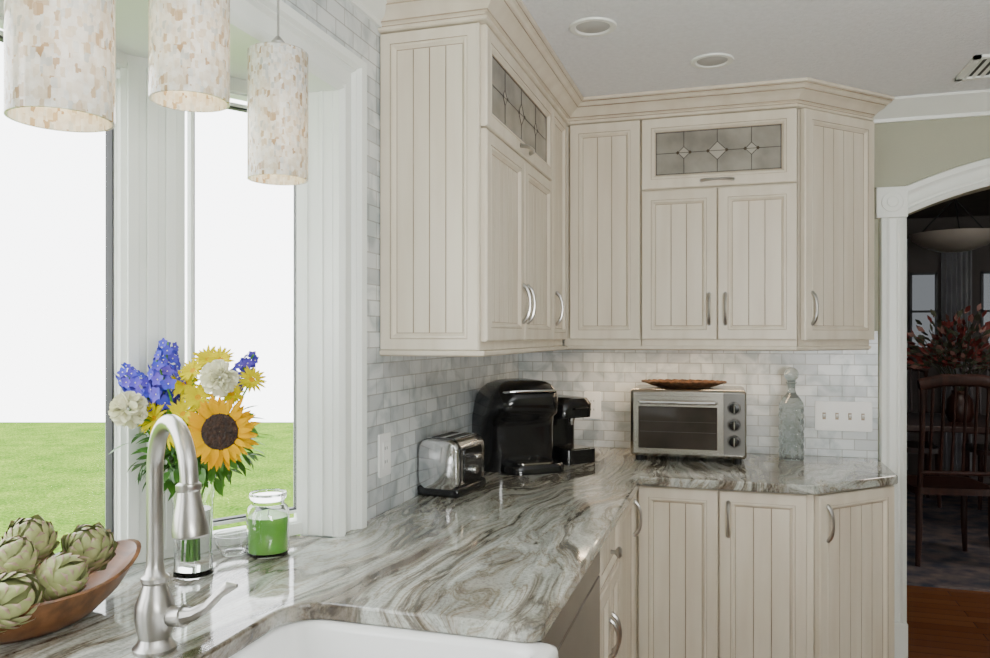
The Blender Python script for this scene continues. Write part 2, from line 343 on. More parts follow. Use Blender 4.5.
M=MB(); M.box(-30,30,-6,18,-.1,0); o=M.obj('ground',[GR],loc=(0,0,-.6),rot=(0,0,math.radians(16.9))); o['kind']='structure'; o['label']='bright green mown lawn'; o['category']='lawn'
# ------------------------------------------------------------ cabinets
def door_mesh(w,h,glass=False,s=.05,th=.02):
    M=MB()
    pr=[(0,0,0),(0,-th+.004,0),(.0035,-th,1),(.005,-th,0),(s-.0150,-th,0),(s-.0138,-th+.002,1),(s-.012,-th,0),(s-.007,-th,0),(s,-.011,0),(s+.0018,-.0095,1)]
    def rect(i,y): return [(i,y,i),(w-i,y,i),(w-i,y,h-i),(i,y,h-i)]
    for k in range(len(pr)-1):
        i0,y0,_=pr[k]; i1,y1,mm=pr[k+1]
        if k==1: mm=0
        M.loft([rect(i0,y0),rect(i1,y1)],mm,caps=False)
    i=s+.0018; x0,x1,z0,z1=i,w-i,i,h-i
    M.add(rect(0,0),[(3,2,1,0)],0)
    if not glass:
        iw=x1-x0; n=max(2,round(iw/.050)); st=iw/n; xs=[(x0,-.0095,0)]
        for k in range(1,n):
            q=x0+k*st-.0016
            xs+=[(q,-.0095,0),(q+.0016,-.0070,1),(q+.0030,-.0095,1)]
        xs.append((x1,-.0095,0))
        for k in range(len(xs)-1):
            a=xs[k]; b=xs[k+1]
            M.add([(a[0],a[1],z0),(b[0],b[1],z0),(b[0],b[1],z1),(a[0],a[1],z1)],[(0,1,2,3)],b[2])
    return M,(x0,x1,z0,z1)
def handle(parent,x,z,L=.11,vert=True,th=.02):
    M=MB(); pts=[]; rr=[]
    for i in range(13):
        q=i/12; a=(q-.5)*L; y=-th-.001-.022*math.sin(pi*q)**.55
        pts.append((0,y,a) if vert else (a,y,0)); rr.append(.0042+.0024*abs(math.cos(pi*q))**2)
    M.tube(pts,rr,8)
    for e in (-.5,.5):
        M.tube([(0,-th+.001,e*L),(0,-th-.005,e*L)] if vert else [(e*L,-th+.001,0),(e*L,-th-.005,0)],.0068,8)
    o=M.obj('handle',[NICKEL],parent=parent,loc=(x,0,z)); o['label']='curved brushed nickel bar handle'; return o
def door(parent,x,z,w,h,glass=False,hx=None,hz=None,hv=True,hL=.11,name='door',loc=None,rot=None,s=.05):
    g=.0015
    M,(x0,x1,z0,z1)=door_mesh(w-2*g,h-2*g,glass,s)
    o=M.obj(name,[CREAM,GLAZE],parent=parent,loc=loc or (x+g,0,z+g),rot=rot or (0,0,0),smooth=False,recalc=True)
    if glass:
        o['label']='cream door with leaded glass panel'
        G=MB(); G.box(x0,x1,-.0085,-.004,z0,z1,0); W=x1-x0; Hh=z1-z0; cz=(z0+z1)/2
        def ln(a,b,r=.0011): G.tube([(a[0],-.009,a[1]),(b[0],-.009,b[1])],r,6,1)
        ln((x0,cz),(x1,cz))
        cs=[(x0+W*.23,.14),(x0+W*.5,.21),(x0+W*.77,.14)]
        for cx,k in cs:
            r=Hh*k; ln((cx,z0),(cx,cz-r)); ln((cx,cz+r),(cx,z1))
            q=[(cx,cz-r),(cx+r,cz),(cx,cz+r),(cx-r,cz)]
            G.add([(a,-.0088,b) for a,b in q],[(0,1,2,3)],3)
            for j in range(4): ln(q[j],q[(j+1)%4])
            for e in (-1,1):
                rr_=Hh*.045; ex=cx+e*r; q=[(ex,cz-rr_),(ex+rr_,cz),(ex,cz+rr_),(ex-rr_,cz)]; G.add([(a,-.0112,b) for a,b in q],[(0,1,2,3)],2)
        for e in (0,1):
            xx=x0+.002 if e==0 else x1-.002; ln((xx,z0),(xx,z1)); zz=z0+.002 if e==0 else z1-.002; ln((x0,zz),(x1,zz))
        G.obj('glass_panel',[LGLASS,LEAD,AMBER,BEVG],parent=o)
    if hx is not None: handle(o,hx-x-g,hz-z-g,hL,hv)
    return o
def body(parent,w,z0,z1,dep,x0=0):
    M=MB(); M.box(x0,w,.0005,dep,z0,z1); o=M.obj('body',[CREAM],parent=parent,bev=.002); return o
UB,UM,UT=1.368,1.918,2.1835; BTOP=UT
FX=-.607; FY=2.95
# left upper cabinet
c=tag(empty('upper_cabinet',(FX-.02,1.927,0),pi/2),'tall cream upper cabinet with leaded glass door above beadboard doors','cabinet')
body(c,.765,1.345,BTOP,.272)
door(c,0.0,UM+.003,.765,UT-UM-.003,True,.3825,UM+.028,False)
door(c,0.0,UB,.383,UM-UB,hx=.383-.027,hz=1.48); door(c,.383,UB,.382,UM-UB,hx=.383+.027,hz=1.48)
door(c,0,0,.278,UT-1.345,name='side_panel',loc=(-.0005,.271,1.3455),rot=(0,0,-pi/2),s=.045)
# narrow cabinet
c=tag(empty('upper_cabinet',(FX-.02,2.694,0),pi/2),'narrow cream beadboard upper cabinet in the corner','cabinet')
body(c,.256,1.345,BTOP,.272); door(c,0,UB,.236,UT-UB,hx=.05,hz=1.48,s=.04)
# corner panel cabinet
c=tag(empty('upper_cabinet',(FX+.0,FY+.02,0),0),'cream beadboard corner upper cabinet without a handle','cabinet')
body(c,.273,1.345,BTOP,.348,-.018); door(c,.004,UB,.268,UT-UB)
# double cabinet
c=tag(empty('upper_cabinet',(-.3325,FY+.02,0),0),'cream upper cabinet, leaded glass door above two beadboard doors','cabinet')
w=.5425; body(c,w,1.345,BTOP,.348)
door(c,0,UM+.003,w,UT-UM-.003,True,w/2,UM+.026,False); door(c,0,UB,w/2,UM-UB,hx=w/2-.028,hz=1.48); door(c,w/2,UB,w/2,UM-UB,hx=w/2+.028,hz=1.48)
# angled end cabinet
c=tag(empty('upper_cabinet',(.21-.01,FY+.024,0),0),'angled cream end upper cabinet beside the arched opening','cabinet')
M=MB(); pts=[(.012,.0),(.281,.269),(.281,.344),(.012,.344)]; M.prism(pts,1.345,BTOP,XY); M.obj('body',[CREAM],parent=c,bev=.002)
o=door(c,0,UB,.375,UT-UB,loc=(.021,-.001,UB),rot=(0,0,pi/4)); handle(o,.035,1.48-UB)
# crown on cabinets
cr=[(-.02,.001),(.010,.001),(.016,.004),(.016,.010),(.010,.013),(.010,.019),(.018,.022),(.018,.026),(.024,.030),(.032,.038),(.044,.046),(.054,.050),(.054,.054),(.061,.056),(.067,.062),(.074,.064),(.074,.068),(.081,.070)]
crp=[(o,UT+z) for o,z in cr]+[(.081,H-.0015),(-.02,H-.0015)]
crpath=[(WX+.001,1.915),(FX-.008,1.915),(FX-.008,FY+.012),(.203,FY+.012),(.480,FY+.289),(.480,WY-.001)]
M=MB(); sweep(M,crpath,crp)
for o0,z0,z1 in ((.0108,.0132,.0160),(.0188,.0222,.0256),(.0548,.0505,.0540),(.0748,.0645,.0680)):
    sweep(M,crpath,[(o0-.002,UT+z0),(o0,UT+z0),(o0,UT+z1),(o0-.002,UT+z1)],1)
tag(M.obj('crown_moulding',[CREAM,GLAZE],ang=20),'cream glazed crown moulding topping the upper cabinets','moulding')
lr=[(-.03,1.330),(-.002,1.330),(.005,1.334),(.007,1.342),(.007,1.3449),(-.03,1.3449)]
M=MB(); sweep(M,crpath,lr); tag(M.obj('light_rail',[CREAM]),'cream light rail moulding under the upper cabinets','moulding')
# base cabinets
BT=.878; BB=.11; BFX=-.317; BFY=2.69
def bbody(c,pts):
    M=MB(); M.prism(pts,.10,.8835,XY); return M.obj('body',[CREAM],parent=c,bev=.002)
def kick(c,pts):
    M=MB(); M.prism(pts,0,.10,XY); M.obj('toe_kick',[CREAM],parent=c)
def basecab(loc,rz,w,dep,label):
    c=tag(empty('base_cabinet',(loc[0],loc[1],0),rz),label,'cabinet')
    bbody(c,[(0,.0005),(w,.0005),(w,dep),(0,dep)]); kick(c,[(0,.07),(w,.07),(w,dep),(0,dep)]); return c
c=basecab((-.337,BFY+.02),0,.578,.60,'cream beadboard base cabinet with two tall doors under granite')
door(c,.022,BB,.263,BT-BB); door(c,.286,BB,.272,BT-BB,hx=.286+.03,hz=.785)
c=tag(empty('base_cabinet',(.242,BFY+.02,0),0),'angled cream end base cabinet with beadboard door','cabinet')
pts=[(0,.0),(.268,.268),(.268,.60),(0,.60)]; bbody(c,pts); kick(c,[(0,.07),(.21,.28),(.21,.6),(0,.6)])
o=door(c,0,BB,.372,BT-BB,loc=(.004,.0,BB)); o.rotation_euler=(0,0,pi/4); o.location=(.002,-.002,BB); handle(o,.035,.785-BB)
c=basecab((BFX-.02,2.28),pi/2,.43,.55,'cream beadboard base cabinet facing the room')
door(c,.0,BB,.385,BT-BB,hx=.335,hz=.785)
c=basecab((BFX-.02,1.93),pi/2,.349,.55,'cream base cabinet with drawer above two doors')
M,q=door_mesh(.346,.136,s=.03); 
o=M.obj('drawer',[CREAM,GLAZE],parent=c,loc=(.0015,0,BT-.138),smooth=False)
K=MB(); K.lathe([(.001,0),(.006,0),(.006,.012),(.014,.018),(.016,.024),(.010,.030),(.0005,.031)],seg=16); k=K.obj('knob',[NICKEL],parent=o,loc=(.173,-.02,.068),rot=(pi/2,0,0))
door(c,0,BB,.174,BT-.142-BB,hx=.174-.022,hz=.585,hL=.10); door(c,.174,BB,.174,BT-.142-BB,hx=.174+.022,hz=.585,hL=.10)
DWM=mat('dark_stainless',(.20,.19,.18),.28,1,stretch=(1,30,1))
c=tag(empty('dishwasher',(BFX-.02,1.30,0),pi/2),'built-in dishwasher with dark stainless front beside the sink','dishwasher')
M=MB(); M.box(.003,.622,.0,.55,.10,.8832); M.obj('body',[BLACKM],parent=c)
M=MB(); M.box(.006,.619,-.022,-.0005,.12,.80); M.obj('door',[DWM],parent=c,bev=.003)
M=MB(); M.box(.006,.619,-.022,-.0005,.805,.878); M.obj('control_panel',[DWM],parent=c,bev=.002)
M=MB(); M.box(.01,.61,.06,.5,0,.10); M.obj('toe_kick',[BLACKM],parent=c)
c=tag(empty('base_cabinet',(BFX-.02,.36,0),pi/2),'cream sink base cabinet under the farmhouse sink','cabinet')
M=MB(); M.box(0,.935,.0005,.52,.10,.60); M.box(0,.935,.07,.52,0,.10); M.obj('body',[CREAM],parent=c)
door(c,0.02,BB,.45,.48,hx=.44,hz=.5); door(c,.47,BB,.45,.48,hx=.50,hz=.5)
# countertop
def rc(cx,cy,r,a0,a1,n=6): return [(cx+r*math.cos(math.radians(a0+(a1-a0)*i/n)),cy+r*math.sin(math.radians(a0+(a1-a0)*i/n))) for i in range(n+1)]
cf=-.30; SY=1.243
pts=rc(cf-.03,SY+.03,.03,-90,0)+[(cf,2.66)]+[(.235,2.66)]+rc(.495,2.945,.03,-45,0,4)+[(.525,WY-.001),(WX+.001,WY-.001),(WX+.001,JY-.015),(JX-.005,JY-.015),(B.x+.001,B.y),(B.x+.001,Cc.y),(JX-.005,.0),(WX+.001,.0),(WX+.001,-.7),(cf,-.7),(cf,.42)]
pts+=[(-.68,.42)]+rc(-.68,.49,.07,-90,-180)+rc(-.68,SY-.07,.07,180,90)
M=MB(); M.prism(pts,.884,CT,XY)
tag(M.obj('countertop',[GRAN],bev=.005,smooth=False),'polished granite worktop with swirling grey, white and brown veins','countertop')
# sink
M=MB(); secs=[]
def rr3(i,z,r): return [(x,y,z) for x,y in rrect(-.79+i,-.272-i,.40+i,SY+.023-i,r)]
for i,z,r in ((.004,.64,.02),(0,.66,.02),(0,.872,.02),(.003,.8805,.02),(.009,.8835,.02),(.028,.8835,.03),(.034,.8805,.035),(.037,.872,.04),(.043,.70,.05),(.07,.675,.05),(.15,.668,.03)):
    secs.append(rr3(i,z,r))
M.loft(secs); tag(M.obj('farmhouse_sink',[SINKW],ang=60),'white porcelain apron-front farmhouse sink','sink')
# ------------------------------------------------------------ faucet
f=tag(empty('faucet',(-.832,.985,CT),math.radians(-34)),'brushed nickel gooseneck pull-down kitchen faucet on the worktop','faucet')
M=MB(); M.lathe([(.001,0),(.031,0),(.032,.006),(.026,.012),(.023,.02),(.026,.03),(.029,.05),(.028,.070),(.022,.085),(.017,.10),(.020,.104),(.020,.110),(.015,.115),(.0122,.13),(.0122,.145),(.001,.145)],seg=24); M.obj('faucet_base',[NICKEL],parent=f)
M=MB(); pts=[(0,0,.14),(0,0,.20),(0,0,.268)]; rx=.078
for i in range(1,17):
    a=pi-pi*1.0*i/16; pts.append((rx+rx*math.cos(a),0,.268+rx*1.02*math.sin(a)))
pts.append((.157,0,.262))
M.tube(pts,[.0120]*len(pts),16); M.obj('spout',[NICKEL],parent=f)
M=MB(); M.lathe([(.001,0),(.018,0),(.0230,.003),(.0235,.011),(.0200,.032),(.0162,.050),(.0147,.061),(.0167,.064),(.0167,.071),(.0126,.074),(.001,.074)],seg=20); h_=M.obj('spray_head',[NICKEL],parent=f,loc=(.160,0,.200),rot=(0,math.radians(-6),0))
M=MB(); M.tube([(0,0,0),(.02,.012,.002),(.034,.020,.004)],[.015,.016,.017],12); M.tube([(.032,.019,.004),(.046,.030,.008),(.062,.044,.020),(.078,.056,.040),(.090,.066,.052),(.100,.074,.054)],[.014,.010,.0075,.007,.0085,.003],10); M.obj('lever_handle',[NICKEL],parent=f,loc=(.008,.010,.052))
# ------------------------------------------------------------ pendants
def pendant(x,y,z0,lab):
    h=.225; r=.0525
    p=tag(empty('pendant_lamp',(x,y,z0)),lab,'lamp','pendant lamps over the sink')
    M=MB(); M.lathe([(r-.003,.0),(r,0),(r,h),(r-.004,h+.003),(.004,h+.003),(.004,h),(r-.004,h-.002),(r-.003,0)],seg=40); M.obj('lamp_shade',[PEARL],parent=p)
    M=MB(); M.tube([(0,0,h),(0,0,H-z0-.02)],.0022,8); M.lathe([(.001,h),(.012,h+.003),(.012,h+.02),(.004,h+.03)],seg=14); M.obj('rod',[NICKEL],parent=p)
    M=MB(); M.lathe([(.001,H-z0-.025),(.04,H-z0-.022),(.05,H-z0-.0015),(.001,H-z0-.0015)],seg=24); M.obj('canopy',[NICKEL],parent=p)
    M=MB(); M.sphere((0,0,h-.075),.022,14,0,1.3); M.lathe([(.001,h-.045),(.014,h-.045),(.014,h-.003),(.001,h-.003)],seg=12); M.obj('bulb',[PLATE],parent=p)
    l=bpy.data.lights.new('bulb_light','POINT'); l.energy=.5; l.color=(1,.80,.50); l.shadow_soft_size=.02
    lo=bpy.data.objects.new('bulb_light',l); COL.objects.link(lo); lo.location=(0,0,.07); lo.parent=p
pendant(-.778,1.233,1.662,'cylindrical mother-of-pearl mosaic pendant lamp beside the window casing')
pendant(-.72,.921,1.708,'cylindrical mother-of-pearl mosaic pendant lamp hanging highest')
pendant(-.69,.674,1.616,'cylindrical mother-of-pearl mosaic pendant lamp over the sink basin')
# ------------------------------------------------------------ recessed lights, vent
LENS=mat('frosted_lens',(.50,.50,.48),.5)
for x,y in ((-.387,2.233),(-.07,2.62)):
    o=tag(empty('recessed_light',(x,y,H)),'round white recessed ceiling light','light','recessed ceiling lights')
    M=MB(); M.lathe([(.068,-.0005),(.066,-.006),(.052,-.006),(.048,-.0015),(.068,-.0005)],seg=32); M.obj('trim_ring',[WHITE],parent=o)
    M=MB(); M.lathe([(.001,-.003),(.045,-.003),(.049,-.0008),(.001,-.0008)],seg=28); M.obj('lens',[LENS],parent=o)
M=MB(); 
for i in range(9): M.prism([(-.10+i*.025,-.001),(-.085+i*.025,-.001),(-.092+i*.025,-.012)],-.10,.10,XZ)
M.box(-.12,.12,-.12,-.10,-.01,-.001); M.box(-.12,.12,.10,.12,-.01,-.001); M.box(-.12,-.10,-.12,.12,-.01,-.001); M.box(.10,.12,-.12,.12,-.01,-.001); M.box(-.1,.1,-.1,.1,-.003,-.0012,1)
tag(M.obj('air_vent',[WHITE,BLACKM],loc=(.84,2.93,H)),'white louvred ceiling air vent','vent')
# ------------------------------------------------------------ switches
def plate(name,loc,rz,w,h,n,lab,sockets=False,pm=PLATE):
    o=tag(empty(name,loc,rz),lab,'switch' if not sockets else 'outlet')
    M=MB(); M.prism(rrect(-w/2,w/2,-h/2,h/2,.006),-.006,0,XZ); M.obj('cover_plate',[pm],parent=o,bev=.0015)
    for i in range(n):
        x=(i-(n-1)/2)*.046; M=MB()
        if sockets:
            M.box(x-.016,x+.016,-.008,-.006,-.034,.034,0)
            for zz in (-.018,.018):
                for xx in (-.006,.006): M.box(x+xx-.001,x+xx+.001,-.0085,-.008,zz-.004,zz+.004,1)
        else:
            M.box(x-.006,x+.006,-.0068,-.006,-.013,.013,1); M.prism([(-.0062,-.006),(-.018,.003),(-.018,.009),(-.0062,.006)],x-.0035,x+.0035,lambda u,v,t:(t,u,v))
        M.obj('socket' if sockets else 'toggle',[pm,GLAZE if not sockets else BLACKM],parent=o)
plate('light_switch',(.40,WY-.008,1.072),0,.205,.115,4,'white four-gang toggle switch plate on the tile')
plate('power_outlet',(WX,1.935,1.066),pi/2,.072,.115,1,'white electrical outlet on the marble tile wall',True)
plate('power_outlet',(-.575,WY-.008,1.09),0,.072,.115,1,'white electrical outlet behind the coffee machine',True)
# ------------------------------------------------------------ toaster
t=tag(empty('toaster',(-.818,2.25,CT),math.radians(-6)),'chrome and black two-slot toaster against the tile wall','toaster')
M=MB(); secs=[]
pr_=rrect(-.066,.066,.015,.168,.034,8)
for y,s in ((-.102,.90),(-.099,.95),(-.092,.985),(-.082,1),(.082,1),(.092,.985),(.099,.95),(.102,.90)): secs.append([(u*s,y,.09+(v-.09)*s) for u,v in pr_])
M.loft(secs); M.obj('body',[TSTEEL],parent=t,ang=50)
M=MB(); pb=rrect(-.0668,.0668,.012,.1688,.0345,8); ob=[[(u*k,y,.09+(v-.09)*k) for u,v in pb] for y,k in ((-.088,.992),(-.084,1.003),(-.080,1.003),(-.078,.998))]; M.loft(ob); M.obj('front_seam',[BLACK],parent=t,ang=50)
M=MB(); M.box(-.068,.068,-.103,.103,0,.030); M.obj('base',[BLACK],parent=t,bev=.008)
M=MB(); M.box(-.046,.046,-.074,.074,.164,.1695,1); M.box(-.036,-.010,-.066,.066,.1695,.1702,0); M.box(.010,.036,-.066,.066,.1695,.1702,0); M.obj('slot',[BLACKM,CHROME],parent=t)
M=MB(); M.prism(rrect(-.062,.062,.035,.140,.015),.0655,.070,YZ); M.obj('control_panel',[BLACK],parent=t,bev=.002)
M=MB(); M.box(.069,.091,-.018,.018,.106,.118); M.obj('lever',[CHROME],parent=t,bev=.003)
M=MB(); M.lathe([(.001,0),(.015,0),(.013,.012),(.001,.012)],seg=16); M.obj('knob',[CHROME],parent=t,loc=(.070,0,.070),rot=(0,pi/2,0))
# ------------------------------------------------------------ coffee makers
c=tag(empty('coffee_maker',(-.735,2.72,CT),math.radians(38)),'large glossy black single-serve coffee maker with silver trim','coffee maker')
def rloft(M,spec,m=0):
    secs=[]
    for x0,x1,y0,y1,z,r in spec: secs.append([(x,y,z) for x,y in rrect(x0,x1,y0,y1,r,8)])
    M.loft(secs,m)
M=MB(); rloft(M,[(-.10,.12,-.155,.10,0,.055),(-.10,.12,-.155,.10,.022,.055),(-.095,.115,-.15,.10,.03,.055)]); M.obj('base',[BLACK],parent=c,ang=50)
M=MB(); rloft(M,[(-.150,.12,-.075,.14,.0,.07),(-.156,.12,-.08,.142,.06,.072),(-.156,.12,-.08,.144,.15,.072),(-.153,.12,-.09,.145,.185,.072),(-.148,.12,-.12,.145,.20,.075),(-.142,.12,-.128,.145,.23,.075),(-.132,.118,-.128,.144,.258,.075),(-.118,.112,-.12,.140,.281,.075),(-.098,.102,-.105,.13,.297,.07),(-.072,.085,-.085,.11,.308,.06),(-.035,.05,-.045,.08,.313,.03)]); M.obj('body',[BLACK],parent=c,ang=60)
M=MB(); M.tube([(-.100,-.095,.275),(-.085,-.122,.279),(-.04,-.134,.281),(.03,-.134,.281),(.085,-.122,.279),(.100,-.095,.275)],.0032,8,flat=1.3); M.obj('silver_handle',[CHROME],parent=c)
M=MB(); rloft(M,[(-.06,.07,-.14,-.085,.031,.02),(-.06,.07,-.14,-.085,.036,.02)]); M.obj('drip_tray',[STEEL],parent=c)
c=tag(empty('coffee_maker',(-.662,2.985,CT),math.radians(50)),'compact black espresso machine with drip tray','coffee maker')
M=MB(); rloft(M,[(-.10,.08,-.04,.14,0,.04),(-.10,.08,-.04,.14,.20,.04),(-.09,.075,-.03,.135,.228,.04)]); M.obj('body',[BLACK],parent=c,ang=50)
M=MB(); rloft(M,[(-.085,.07,-.145,.10,.165,.035),(-.085,.07,-.15,.10,.215,.035),(-.07,.06,-.135,.1,.236,.035)]); M.tube([(-.03,-.154,.20),(.03,-.154,.20)],.004,8); M.obj('brew_head',[BLACK],parent=c,ang=50)
M=MB(); rloft(M,[(-.08,.07,-.170,-.04,0,.03),(-.08,.07,-.170,-.04,.05,.03)]); M.box(-.045,.045,-.15,-.045,.05,.053,1); M.obj('drip_tray',[BLACK,STEEL],parent=c,ang=50)
M=MB(); M.tube([(0,-.095,.165),(0,-.095,.135)],[.016,.010],12); M.obj('spout',[CHROME],parent=c)
# ------------------------------------------------------------ toaster oven
c=tag(empty('toaster_oven',(-.378,2.995,CT),math.radians(1)),'stainless steel countertop toaster oven with glass door and three knobs','toaster oven')
W=.418
M=MB(); M.box(0,W,.0,.27,.018,.27); M.obj('body',[STEEL],parent=c,bev=.012)
for x in (.03,W-.03):
    for y in (.03,.24): M=MB(); M.lathe([(.012,0),(.014,.019)],(x,y,0),12,caps=True); M.obj('foot',[BLACKM],parent=c)
M=MB()
def ringxz(M,x0,x1,z0,z1,w,y0,y1,m=0,wt=None):
    wt=wt or w
    M.box(x0,x0+w,y0,y1,z0,z1,m); M.box(x1-w,x1,y0,y1,z0,z1,m); M.box(x0+w,x1-w,y0,y1,z0,z0+w,m); M.box(x0+w,x1-w,y0,y1,z1-wt,z1,m)
ringxz(M,.016,.332,.035,.245,.016,-.012,-.0002,0,.038); d_=M.obj('door',[STEEL],parent=c)
M=MB(); M.box(.032,.316,-.006,-.0004,.051,.207); M.obj('glass_window',[OVENG],parent=d_)
M=MB(); M.tube([(.036,-.011,.224),(.040,-.038,.224),(.308,-.038,.224),(.312,-.011,.224)],.007,10); M.obj('handle',[CHROME],parent=d_)
M=MB(); M.box(.338,W-.006,-.004,-.0002,.035,.258); M.obj('control_panel',[mat('grey_metal_panel',(.14,.135,.125),.35,1)],parent=c)
for i,z in enumerate((.205,.145,.085)):
    M=MB(); M.lathe([(.001,0),(.024,0),(.023,.003)],seg=20,m=0); M.lathe([(.018,.003),(.017,.02),(.001,.021)],seg=20,m=1); M.box(-.002,.002,-.015,.015,.02,.024,0); M.obj('knob',[CHROME,BLACK],parent=c,loc=(.375,-.004,z),rot=(pi/2,0,0))
M=MB(); M.box(.036,.312,-.0068,-.0062,.112,.1132); M.box(.036,.312,-.0068,-.0062,.15,.1508); M.obj('rack',[mat('dim_rack',(.12,.11,.10),.5,1)],parent=d_)
# wicker tray
WICK=mat('dark_rattan',(.10,.045,.018),.55,var=.6,scale=60)
M=MB(); M.lathe([(.001,0),(.10,0),(.125,.008),(.155,.019),(.160,.022),(.152,.021),(.12,.012),(.10,.005),(.001,.005)],seg=48,sy=.62)
pts=[]
for i in range(97):
    a=2*pi*i/96; pts.append((.157*math.cos(a),.157*.62*math.sin(a),.0215+.0012*math.sin(a*32)))
M.tube(pts,.0034,6)
tag(M.obj('wicker_tray',[WICK],loc=(-.19,3.12,CT+.2715)),'dark brown oval woven tray on top of the toaster oven','tray')
# decanter
c=tag(empty('glass_decanter',(.205,3.20,CT)),'tall clear glass decanter with diamond pattern and round stopper','decanter')
M=MB(); secs=[]; seg=48
for k in range(43):
    q=k/42; z=.005+.19*q; sec=[]
    for j in range(seg):
        t_=2*pi*j/seg; r=.041+.006*abs(math.sin(4*t_+q*13))*abs(math.sin(4*t_-q*13)); sec.append((r*math.cos(t_),r*math.sin(t_),z))
    secs.append(sec)
for r,z in ((.046,.2),(.043,.215),(.03,.235),(.018,.25),(.014,.265),(.014,.285),(.02,.29),(.02,.293)): secs.append([(r*math.cos(2*pi*j/seg),r*math.sin(2*pi*j/seg),z) for j in range(seg)])
secs.insert(0,[(p[0]*.95,p[1]*.95,0) for p in secs[0]])
DG=mat('pressed_glass',(.62,.68,.68),.05,trans=.85,var=.1,scale=20)
M.loft(secs); M.obj('bottle',[DG],parent=c,ang=15)
M=MB(); M.sphere((0,0,.322),.027,16); M.lathe([(.011,.27),(.013,.294),(.018,.297),(.012,.302)],seg=14,caps=True); M.obj('stopper',[DG],parent=c)
# ------------------------------------------------------------ candle jar, dish
c=tag(empty('candle_jar',(-.965,1.49,CT)),'glass jar candle with green wax on the worktop by the window','candle')
M=MB(); M.lathe([(.001,0),(.040,0),(.045,.006),(.045,.090),(.041,.102),(.034,.108),(.034,.116),(.038,.120),(.040,.128),(.038,.133),(.034,.131),(.032,.118),(.032,.108),(.038,.101),(.042,.089),(.042,.008),(.038,.005),(.001,.005)],seg=32); M.obj('glass_jar',[GLASS],parent=c)
M=MB(); M.lathe([(.001,.0052),(.038,.0052),(.0418,.009),(.0418,.082),(.001,.080)],seg=32); M.tube([(0,0,.080),(.002,0,.092)],.001,6,1)
WAX=mat('green_wax',(.24,.60,.09),.4,c2=(.18,.50,.06),scale=14); WAX.node_tree.nodes['Principled BSDF'].inputs['Subsurface Weight'].default_value=.8; WAX.node_tree.nodes['Principled BSDF'].inputs['Subsurface Radius'].default_value=(.03,.05,.015)
M.obj('wax',[WAX,BLACKM],parent=c)
M=MB(); M.lathe([(.001,.0),(.026,0),(.038,.018),(.043,.042),(.040,.042),(.035,.020),(.024,.005),(.001,.004)],seg=28)
tag(M.obj('glass_dish',[GLASS],loc=(-1.035,1.47,CT+.0005)),'small clear glass dish beside the candle','dish')
# ------------------------------------------------------------ wooden bowl + artichokes
BW=mat('bowl_wood',(.17,.072,.028),.4,var=.5,scale=5,stretch=(1,6,6),coat=.1)
M=MB(); 
prof=[(.001,0),(.45,0),(.62,.010),(.84,.034),(1.0,.064),(1.02,.068),(.97,.070),(.80,.043),(.58,.020),(.4,.013),(.001,.012)]
secs=[]
for r,z in prof:
    sec=[]
    for j in range(48):
        a=2*pi*j/48; ca,sa=math.cos(a),math.sin(a); x=r*.108*ca*(1-.10*max(0,sa)); y=r*.175*sa*(1+.10*max(0,sa)**4)
        sec.append((x,y,z+(.026*max(0,sa)**3+.02*max(0,-sa)**3)*max(0,r-.5)*2))
    secs.append(sec)
M.loft(secs); tag(M.obj('wooden_bowl',[BW],loc=(-1.083,1.008,CT),rot=(0,0,math.radians(-6))),'oval reddish brown carved wooden bowl holding artichokes','bowl')
ART=mat('artichoke_green',(.44,.45,.21),.55,c2=(.29,.33,.12),scale=30); ARTT=mat('artichoke_tip',(.50,.38,.27),.6,c2=(.34,.22,.18),scale=40); ARTD=mat('artichoke_core',(.20,.22,.08),.8)
def artichoke(loc,R,rot,lab):
    M=MB(); M.sphere((0,0,0),R*.80,16,2,1.0)
    lay=8
    for k in range(lay):
        e0=-1.2+k*.28; n=[6,7,8,8,7,6,5,4][k]
        for j in range(n):
            th=2*pi*(j+.5*(k%2))/n+random.uniform(-.12,.12); vs=[]; fs=[]; fl=random.uniform(.12,.26)
            ns,nw=6,4; W0=R*(.46,.52,.53,.50,.45,.39,.31,.22)[k]
            for a in range(ns+1):
                s=a/ns; el=e0+s*.72; rad=R*(.85+.12*math.sin(pi*min(1,s*.8))+fl*s**3)
                hw=W0*(max(0,math.cos(s*pi/2))**.62*(.85+.45*s)+.01)
                cs=Vector((math.cos(el)*math.cos(th),math.cos(el)*math.sin(th),math.sin(el)))*rad; cs.z*=1.05
                sd=Vector((-math.sin(th),math.cos(th),0)); nn=Vector((math.cos(el)*math.cos(th),math.cos(el)*math.sin(th),math.sin(el)))
                for b in range(nw+1):
                    u=(b/nw*2-1); vs.append(cs+sd*hw*u-nn*hw*.42*u*u)
            for a in range(ns):
                for b in range(nw):
                    q=a*(nw+1)+b; fs.append((q,q+1,q+nw+2,q+nw+1))
            M.add(vs,fs[:-nw],0); M.add(vs,fs[-nw:],1)
    o=tag(M.obj('artichoke',[ART,ARTT,ARTD],loc=loc,rot=rot,recalc=False),lab,'artichoke','artichokes in the wooden bowl')
    S=MB(); S.tube([(0,0,-R*.7),(0,0,-R*1.2)],[R*.24,R*.22],10); S.obj('stem',[ART],parent=o)
artichoke((-1.065,1.098,1.018),.041,(math.radians(30),math.radians(25),0),'green artichoke resting at the raised end of the bowl')
artichoke((-1.125,1.035,1.041),.040,(math.radians(25),math.radians(10),.5),'green artichoke on top of the pile')
artichoke((-1.035,.918,.990),.042,(math.radians(45),math.radians(40),1),'green artichoke at the lower end of the bowl')
artichoke((-1.032,1.005,.995),.038,(math.radians(50),math.radians(35),2),'pale green artichoke tipped on its side')
artichoke((-1.14,.945,1.000),.040,(math.radians(10),0,2),'green artichoke partly hidden behind others')
